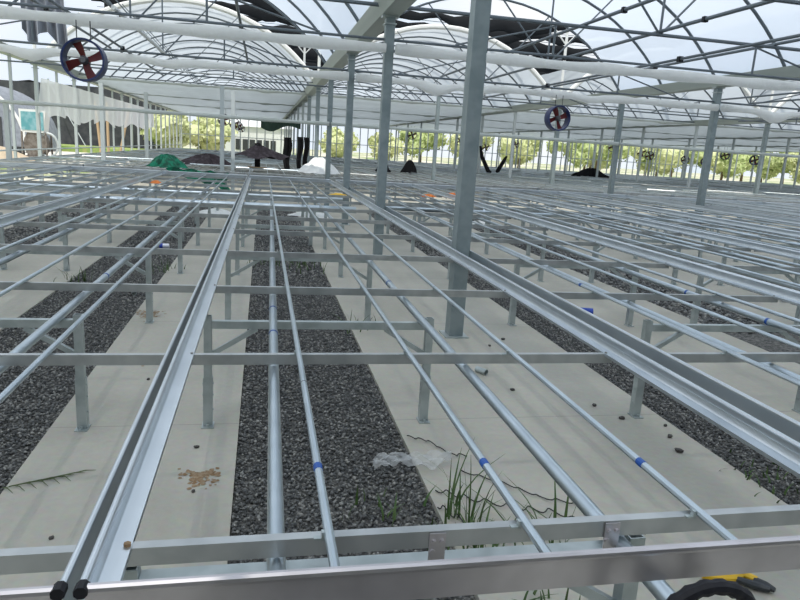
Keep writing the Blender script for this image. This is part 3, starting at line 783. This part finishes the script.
t = thing('drink_can', 'small blue and white drink can on the left gravel bed', 'can', (-1.4, 10.3, .02))
ob('body', MB().path([(-.06, 0, .035), (.06, 0, .035)], .035, 14).mesh('body', 'can'), t); ob('band', MB().path([(-.075, 0, .035), (-.03, 0, .035)], .0365, 14).mesh('band', 'bluebottle'), t, label='blue end band')
t = thing('water_bottle', 'empty bottle with blue label on the concrete behind the double rail', 'bottle', (3.46, 6.55, .05), rz=-.25)
ob('body', MB().path([(-.19, 0, 0), (-.15, 0, 0), (-.10, 0, 0), (.10, 0, 0)], [.014, .018, .04, .04], 14).mesh('body', 'scrapfilm'), t)
ob('sleeve', MB().path([(-.06, 0, 0), (.11, 0, 0)], .0415, 14).mesh('sleeve', 'bluebottle'), t, label='blue label'); ob('cap', MB().path([(-.21, 0, 0), (-.185, 0, 0)], .016, 10).mesh('cap', 'bluebottle'), t)
# yellow handled snips
t = thing('snips', 'yellow handled snips lying open on the concrete beside the handwheel', 'hand tool', (1.92, 2.10, 0), rz=-.55)
def ybar(pts, wd, m, nm):
    k = MB(); k.path([(x, y, .02) for x, y in pts], wd, 8); kk = k.mesh(nm, m); return ob(nm, kk, t)
ybar([(-.11, .025), (-.03, .035), (.05, .03), (.10, .012)], [.014, .018, .018, .016], 'yellow', 'handle'); ybar([(-.11, -.045), (-.03, -.03), (.01, -.01), (.04, .02)], [.016, .020, .02, .018], 'yellow', 'handle')
ybar([(.02, -.015), (.09, -.03), (.14, -.035)], [.012, .018, .012], 'darksteel', 'jaw'); ybar([(.09, .01), (.13, -.015), (.16, -.03)], [.014, .018, .01], 'darksteel', 'jaw')
# clear film scrap over the gravel edge
def scr(u, v):
    x = .59+.44*u; wd = .03+.04*math.sin(u*PI)+.015*math.sin(u*11)
    return (x, 3.15+.03*math.sin(u*7)+.05*u+wd*(v-.5)*2, .022+.035*abs(math.sin(u*13+v*4))+.02*math.sin(v*9+u*3)**2)
tag(ob('film_scrap', MB().grid(scr, 46, 16).mesh('film_scrap', 'scrapfilm')), 'crumpled clear plastic film lying over the gravel edge', 'film scrap')
# wavy black wires
def wire(pts, lab, seed):
    q = random.Random(seed); P = []
    for (a, b) in zip(pts[:-1], pts[1:]):
        for i in range(16):
            u = i/16; P.append((a[0]+(b[0]-a[0])*u, a[1]+(b[1]-a[1])*u+.024*math.sin(u*4*PI+seed), .006+.012*math.sin(u*PI*2)**2))
    tag(ob('wire', MB().path(P, .0032, 6).mesh('wire', 'rubber')), lab, 'wire', 'wavy black wires')
wire([(.86, 3.55), (.97, 3.48), (1.05, 3.30), (1.15, 3.28)], 'short wavy black wire above the clear film scrap', 1)
wire([(1.06, 3.10), (1.25, 2.95), (1.38, 2.80), (1.55, 2.72)], 'wavy black wire running right from the clear film scrap', 2)
wire([(.87, 2.92), (1.02, 2.82), (1.22, 2.72), (1.40, 2.66), (1.58, 2.45), (1.75, 2.42)], 'long wavy black wire across the concrete behind the grass', 3)
wire([(.84, 2.78), (.93, 2.62), (1.0, 2.50)], 'short wavy black wire at the gravel edge left of the grass', 4)
wire([(1.50, 2.35), (1.63, 2.30), (1.72, 2.18)], 'wavy black wire under the near crossbar by the handwheel pipe', 5)
# grass tufts: each tuft one plant
def tuft(x, y, n, h, lean, lab, seed, sp=.05):
    q = random.Random(seed); m = MB()
    for i in range(n):
        a = q.uniform(0, 2*PI); l = h*q.uniform(.45, 1.1); b = q.uniform(.1, lean); w = q.uniform(.004, .008)
        px, py = q.gauss(0, sp), q.gauss(0, sp); ca, sa = math.cos(a), math.sin(a); o = len(m.v)
        for k in range(6):
            u = k/5; rr = l*b*u**1.8; z = l*(u-.35*b*u*u); ww = w*(1-u**1.5)+.0006
            m.v += [(px+rr*ca-ww*sa, py+rr*sa+ww*ca, z), (px+rr*ca+ww*sa, py+rr*sa-ww*ca, z)]
            if k: e = o+2*k; m.f.append((e-2, e-1, e+1, e))
    tag(ob('grass_tuft', m.mesh('grass_tuft', 'grass')), lab, 'grass', None if sp > .055 else 'grass tufts', 'stuff' if sp > .055 else None).location = (x, y, -.01)
tuft(.92, 2.66, 16, .42, .7, 'tall green grass tuft at the gravel edge behind the near crossbar', 1)
tuft(1.24, 2.46, 18, .32, 1.1, 'leaning green grass tuft on the concrete right of the tall tuft', 2, .07)
tuft(.92, 2.38, 46, .28, 1.1, 'dense low weed between the near crossbar and end rail', 3, .09)
tuft(1.05, 2.05, 14, .14, 1.0, 'small weed below the near end rail', 4, .06)
tuft(.55, 2.75, 14, .12, 1.0, 'thin grass sprouting in the foreground gravel', 5, .10)
tuft(.86, 5.9, 12, .22, 1.0, 'grass tuft by the gravel edge near the second stand', 6, .08)
tuft(.35, 9.3, 60, .22, 1.0, 'green weed patch in the gravel at mid distance', 7, .25)
tuft(-1.25, 8.6, 24, .16, 1.0, 'grass along the edge of the left gravel bed', 8, .15)
tuft(-2.05, 7.9, 20, .2, 1.0, 'grass tuft at the left side of the left gravel bed', 9, .1)
tuft(2.8, 2.9, 40, .08, 1.0, 'thin green growth in the right gravel bed', 10, .14)
# dry palm sprig on the concrete
sp = MB(); sp.path([(0, 0, .006), (.07, .05, .008), (.15, .11, .006), (.24, .19, .006)], [.0022, .002, .002, .001], 5)
q = random.Random(3)
for i in range(12):
    u = i/12; x, y = .23*u, .18*u**1.05; s = 1 if i % 2 else -1
    sp.path([(x, y, .008), (x+.05+.02*s, y+.02+.03*s, .012), (x+.09+.02*s, y+.02+.055*s, .005)], [.003, .003, .0008], 5)
tag(ob('palm_sprig', sp.mesh('palm_sprig', 'dry'), None, (-1.16, 3.12, 0), -.25), 'dry feathery leaf sprig on the left concrete strip', 'leaf')
# rusty soil smudge, pebbles
def blot(x, y, sx, sy, seed, lab):
    q = random.Random(seed); m = MB(); pts = []
    for k in range(170):
        a = q.uniform(0, 6.28); r = abs(q.gauss(0, .5)); px, py = x+sx*r*math.cos(a), y+sy*r*math.sin(a)+.3*sy*math.cos(a*2); s = q.uniform(.006, .016)
        m.poly([(px+s*math.cos(w)*q.uniform(.6, 1.3), py+s*math.sin(w)*q.uniform(.6, 1.3), .0012+k*.00001) for w in (0, 1.05, 2.1, 3.14, 4.2, 5.2)])
    tag(ob('soil_smudge', m.mesh('soil_smudge', 'soil', False)), lab, 'soil', kind='stuff')
blot(-.28, 3.17, .10, .10, 1, 'brown crumbled soil smudge on the concrete left of the foreground gravel')
blot(-1.02, 6.45, .14, .18, 2, 'brown soil smudge around a stand leg on the left strip')
blot(-.85, 5.0, .08, .06, 3, 'faint brown smudge on the left concrete strip')
PEB = [(-.33, 3.50, .016, 'dark pebble near the foot of the foreground left leg'), (-.30, 3.02, .013, 'dark pebble beside the brown soil smudge'), (-.24, 2.6, .012, 'dark pebble near the foreground gravel edge'),
       (-.83, 2.68, .012, 'left of two dark pebbles on the left strip'), (-.70, 2.58, .014, 'right of two dark pebbles on the left strip'), (1.80, 4.3, .02, 'dark pebble just beyond the pipe offcut'),
       (2.28, 3.98, .02, 'dark pebble left of the right hand stand leg'), (2.36, 3.75, .022, 'dark pebble below the pebble by the stand leg'), (2.52, 3.45, .022, 'dark pebble at right below the stand foot'),
       (2.45, 3.25, .026, 'larger dark pebble at right near the gravel'), (2.6, 3.62, .016, 'small pebble right of the stand foot'), (2.0, 5.4, .018, 'pebble on the concrete right of the nearest column'), (2.2, 5.6, .02, 'pebble beside the gravel near the rail'),
       (-.75, 4.6, .014, 'pebble on the left strip behind the leg'), (1.2, 3.45, .012, 'twig like pebble near the foreground right leg'), (2.15, 2.5, .012, 'tiny pebble near the right gravel edge')]
pebm = []
for k in range(3):
    m = MB(); q = random.Random(50+k)
    ico = [(0, 0, -.6), (.72, -.52, -.3), (-.28, -.85, -.3), (-.9, 0, -.3), (-.28, .85, -.3), (.72, .52, -.3), (.28, -.85, .4), (-.72, -.52, .4), (-.72, .52, .4), (.28, .85, .4), (.9, 0, .4), (0, 0, .75)]
    m.v = [(x*q.uniform(.8, 1.3), y*q.uniform(.6, 1), z*q.uniform(.6, 1)) for x, y, z in ico]
    m.f = [(0, 1, 2), (1, 0, 5), (0, 2, 3), (0, 3, 4), (0, 4, 5), (1, 5, 10), (2, 1, 6), (3, 2, 7), (4, 3, 8), (5, 4, 9), (1, 10, 6), (2, 6, 7), (3, 7, 8), (4, 8, 9), (5, 9, 10), (6, 10, 11), (7, 6, 11), (8, 7, 11), (9, 8, 11), (10, 9, 11)]
    m.f = [tuple(reversed(f)) for f in m.f]
    pebm.append(m.mesh('pebble', 'pebble'))
for k, (x, y, s, lab) in enumerate(PEB):
    o = tag(ob('pebble', pebm[k % 3], None, (x, y, s*.4), k*1.3), lab, 'pebble', 'loose pebbles on the concrete'); o.scale = (s, s, s)
# ------------------------------------------------------------------ outside
# sand road / grass bank
tag(ob('road', MB().box(-60, -7.2, 38, 58, -.12, -.06).mesh('road', mat('pale_road', (.72, .69, .62), .95), False)), 'pale sunlit road outside the left side wall', 'road')['kind'] = 'structure'
struct('grass_bank', MB().box(-70, -9, 58, 66, -.12, .35).mesh('grass_bank', mat('bank_grass', (.20, .33, .08), .95, noise=(1.5, (.36, .38, .14), .4, .6)), False))
heap('sand_pile', (-12.0, 33.5, -.06), 1.9, 1.9, .85, 'sand', 'pile of pale sand outside at the left picture edge', 'sand pile', 60)
# dark shade house
t = thing('shade_house', 'big dark net shade house outside beyond the left side wall', 'shade house', (-21, 68, 0))
ob('net_wall', MB().box(-34, 9, 0, .2, 0, 5.6).mesh('net_wall', 'dwall', False), t)
ob('net_wall', MB().box(8.8, 9, 0, 26, 0, 5.6).mesh('net_wall', 'dwall', False), t)
def sroof(u, v): return (-34+43*u, 26*v, 6.1-.5*abs(math.sin(u*PI*5))-.4*u)
ob('net_roof', MB().grid(sroof, 50, 3).mesh('net_roof', 'dwall'), t)
for x in (-26, -19, -12, -5, 2, 9): ob('post', MB().path([(x, -.15, 0), (x, -.15, 6)], .09, 6).mesh('post', 'postlight'), t)
for x in (-12, 2): ob('guy_wire', MB().path([(x, -.2, 5.8), (x+4, -4, 0)], .04, 5).mesh('guy_wire', 'postlight'), t)
# quonset tunnel
t = thing('tunnel_house', 'grey arched tunnel greenhouse outside at the left picture edge', 'tunnel house', (-20.6, 50, 0))
def tun(u, v): a = PI*u; return (5.0*math.cos(a), 8*v, 4.6*math.sin(a)**.8+.03*math.sin(v*120))
ob('cladding', MB().grid(tun, 24, 40).mesh('cladding', 'corr'), t)
ob('end_wall', MB().poly([(4.9*math.cos(PI*i/24), .05, 4.5*math.sin(PI*i/24)**.8) for i in range(25)]).mesh('end_wall', 'corr', False), t)
ob('rim', MB().path([(5.0*math.cos(PI*i/24), 0, 4.6*math.sin(PI*i/24)**.8) for i in range(25)], .10, 6).mesh('rim', 'white'), t)
ob('door_opening', MB().box(1.5, 3.6, -.05, .06, 0, 2.2).mesh('door_opening', 'dwin', False), t)
# soil mixing machine
t = thing('mixing_machine', 'weathered mixing machine with teal hopper outside at left', 'machine', (-11.95, 40, -.06))
t.scale = (.64, .64, .82)
hp = MB(); hp.prism([(-.95, -.6, 1.75), (.75, -.6, 1.75), (1.0, -.6, 3.2), (-1.05, -.6, 3.2)], (0, 1.4, 0)); ob('hopper', hp.mesh('hopper', 'white', False), t)
ob('hopper_panel', MB().box(-.88, .82, -.66, -.61, 1.9, 3.05).mesh('hopper_panel', 'teal', False), t, label='teal front panel')
ob('drum', MB().path([(0, -.5, 1.0), (0, .9, 1.0)], .85, 20).mesh('drum', 'rustmetal'), t); ob('wheel', MB().path([(1.0+.75*math.cos(a), -.3, 1.0+.75*math.sin(a)) for a in np.linspace(0, 2*PI, 24)[:-1]], .09, 6, closed=True).mesh('wheel', 'postlight'), t)
for x in (-.95, .95):
    for y in (-.55, .9): ob('leg', MB().bar((x, y, 0), (x*.95, y, 1.8), .12, .12).mesh('leg', 'rustmetal', False), t)
ob('skid', MB().box(-1.2, 1.5, -.7, 1.0, .1, .25).mesh('skid', 'rustmetal', False), t); ob('engine_box', MB().box(-1.9, -1.05, -.5, .4, .1, .8).mesh('engine_box', 'darksteel', False), t)
for n, (x, y, dx) in enumerate(((-10.4, 50, .0), (-9.8, 50.4, .8), (-10.9, 50.2, -.3))):
    tag(ob('timber_pole', MB().path([(0, 0, -.1), (dx, 0, 3.6)], .09, 7).mesh('timber_pole', 'brownpole'), None, (x, y, 0)), ('upright', 'right leaning', 'left leaning')[n]+' timber pole outside the left side wall', 'pole', 'timber poles')
# far white building with dark windows
t = thing('far_building', 'low white building with a row of dark windows beyond the far end', 'building', (-2.2, 80, 0))
ob('wall', MB().box(-4.5, 5.5, 0, 6, 0, 3.2).mesh('wall', 'bwhite', False), t)
for i in range(6): ob('window', MB().box(-.85+.78*i, -.25+.78*i, -.06, .02, .6, 1.8).mesh('window', 'dwin', False), t)
ob('roof', MB().prism([(-4.8, -.3, 3.2), (5.8, -.3, 3.2), (5.8, 3, 4.1), (-4.8, 3, 4.1)], (0, 3.2, 0)).mesh('roof', 'bwhite', False), t)
# trees beyond the walls
def crown_mesh(seed, m, w, h, n=1500):
    q = random.Random(seed); k = MB()
    lobes = [(q.gauss(0, w*.35), q.gauss(0, w*.3), h*q.uniform(.35, .85), w*q.uniform(.35, .6)) for _ in range(9)]
    for i in range(n):
        cx, cy, cz, r = lobes[i % 9]; a = q.uniform(0, 2*PI); z = q.uniform(-1, 1); rr = r*q.uniform(.75, 1.05); s = math.sqrt(1-z*z)
        c = Vector((cx+rr*s*math.cos(a), cy+rr*s*math.sin(a), cz+rr*z*.8)); e = q.uniform(.14, .30)
        d = Vector((q.gauss(0, 1), q.gauss(0, 1), q.gauss(0, 1))).normalized(); f = d.orthogonal().normalized()*e; g = d.cross(f)
        k.poly([c-f, c+g*.7, c+f, c-g*.7])
    for cx, cy, cz, r in lobes:
        k.grid(lambda u, v: (cx+r*.8*math.sin(PI*v)*math.cos(2*PI*u), cy+r*.8*math.sin(PI*v)*math.sin(2*PI*u), cz+r*.64*math.cos(PI*v)), 10, 6)
    return k.mesh('crown', m)
CRN = [crown_mesh(1, 'leafA', 3.2, 4.8), crown_mesh(2, 'leafB', 3.6, 5.6), crown_mesh(3, 'leafA', 2.6, 3.6)]
TRK = MB().path([(0, 0, -.2), (.1, 0, 1.5), (0, .1, 3)], [.2, .16, .1], 8).mesh('trunk', 'trunk')
TREES = [(-8.0, 65.5, 2), (-5.2, 71.5, 2), (9, 86, 2), (14.5, 84, 2), (20, 86, 1), (25, 82, 0)]+[(30+3.4*i, 77+8.5*(i % 3), (0, 1, 0, 1)[i % 4]) for i in range(17)]
for n, (x, y, k) in enumerate(TREES):
    lab = 'leafy tree beyond the %s, %s from the left' % ('left wall' if x < 0 else 'far end wall', nth(n if x < 0 else n-2))
    t = thing('tree', lab, 'tree', (x, y, -.1), 'trees outside', n*1.1); ob('crown', CRN[k], t); ob('trunk', TRK, t)
# ------------------------------------------------------------------ sky and sun
W = bpy.data.worlds.new('sky'); SC.world = W; W.use_nodes = True
nt = W.node_tree; N = nt.nodes; L = nt.links; bg = N['Background']
tc = N.new('ShaderNodeTexCoord'); n = N.new('ShaderNodeTexNoise'); n.inputs['Scale'].default_value = 2.2; n.inputs['Detail'].default_value = 5
L.new(tc.outputs['Generated'], n.inputs['Vector'])
r = N.new('ShaderNodeValToRGB'); r.color_ramp.elements[0].position = .38; r.color_ramp.elements[1].position = .62
r.color_ramp.elements[0].color = (.78, .88, 1.0, 1); r.color_ramp.elements[1].color = (1.0, 1.0, 1.0, 1)
L.new(n.outputs['Fac'], r.inputs['Fac']); L.new(r.outputs['Color'], bg.inputs['Color']); bg.inputs['Strength'].default_value = 1.5
sl = bpy.data.lights.new('sun', 'SUN'); sl.energy = 4.5; sl.angle = .01; sl.color = (1, .96, .88)
so = bpy.data.objects.new('sun', sl); COL.objects.link(so); so.location = (0, 0, 30)
so.rotation_euler = Vector((.12, .42, -.90)).to_track_quat('-Z', 'Y').to_euler()
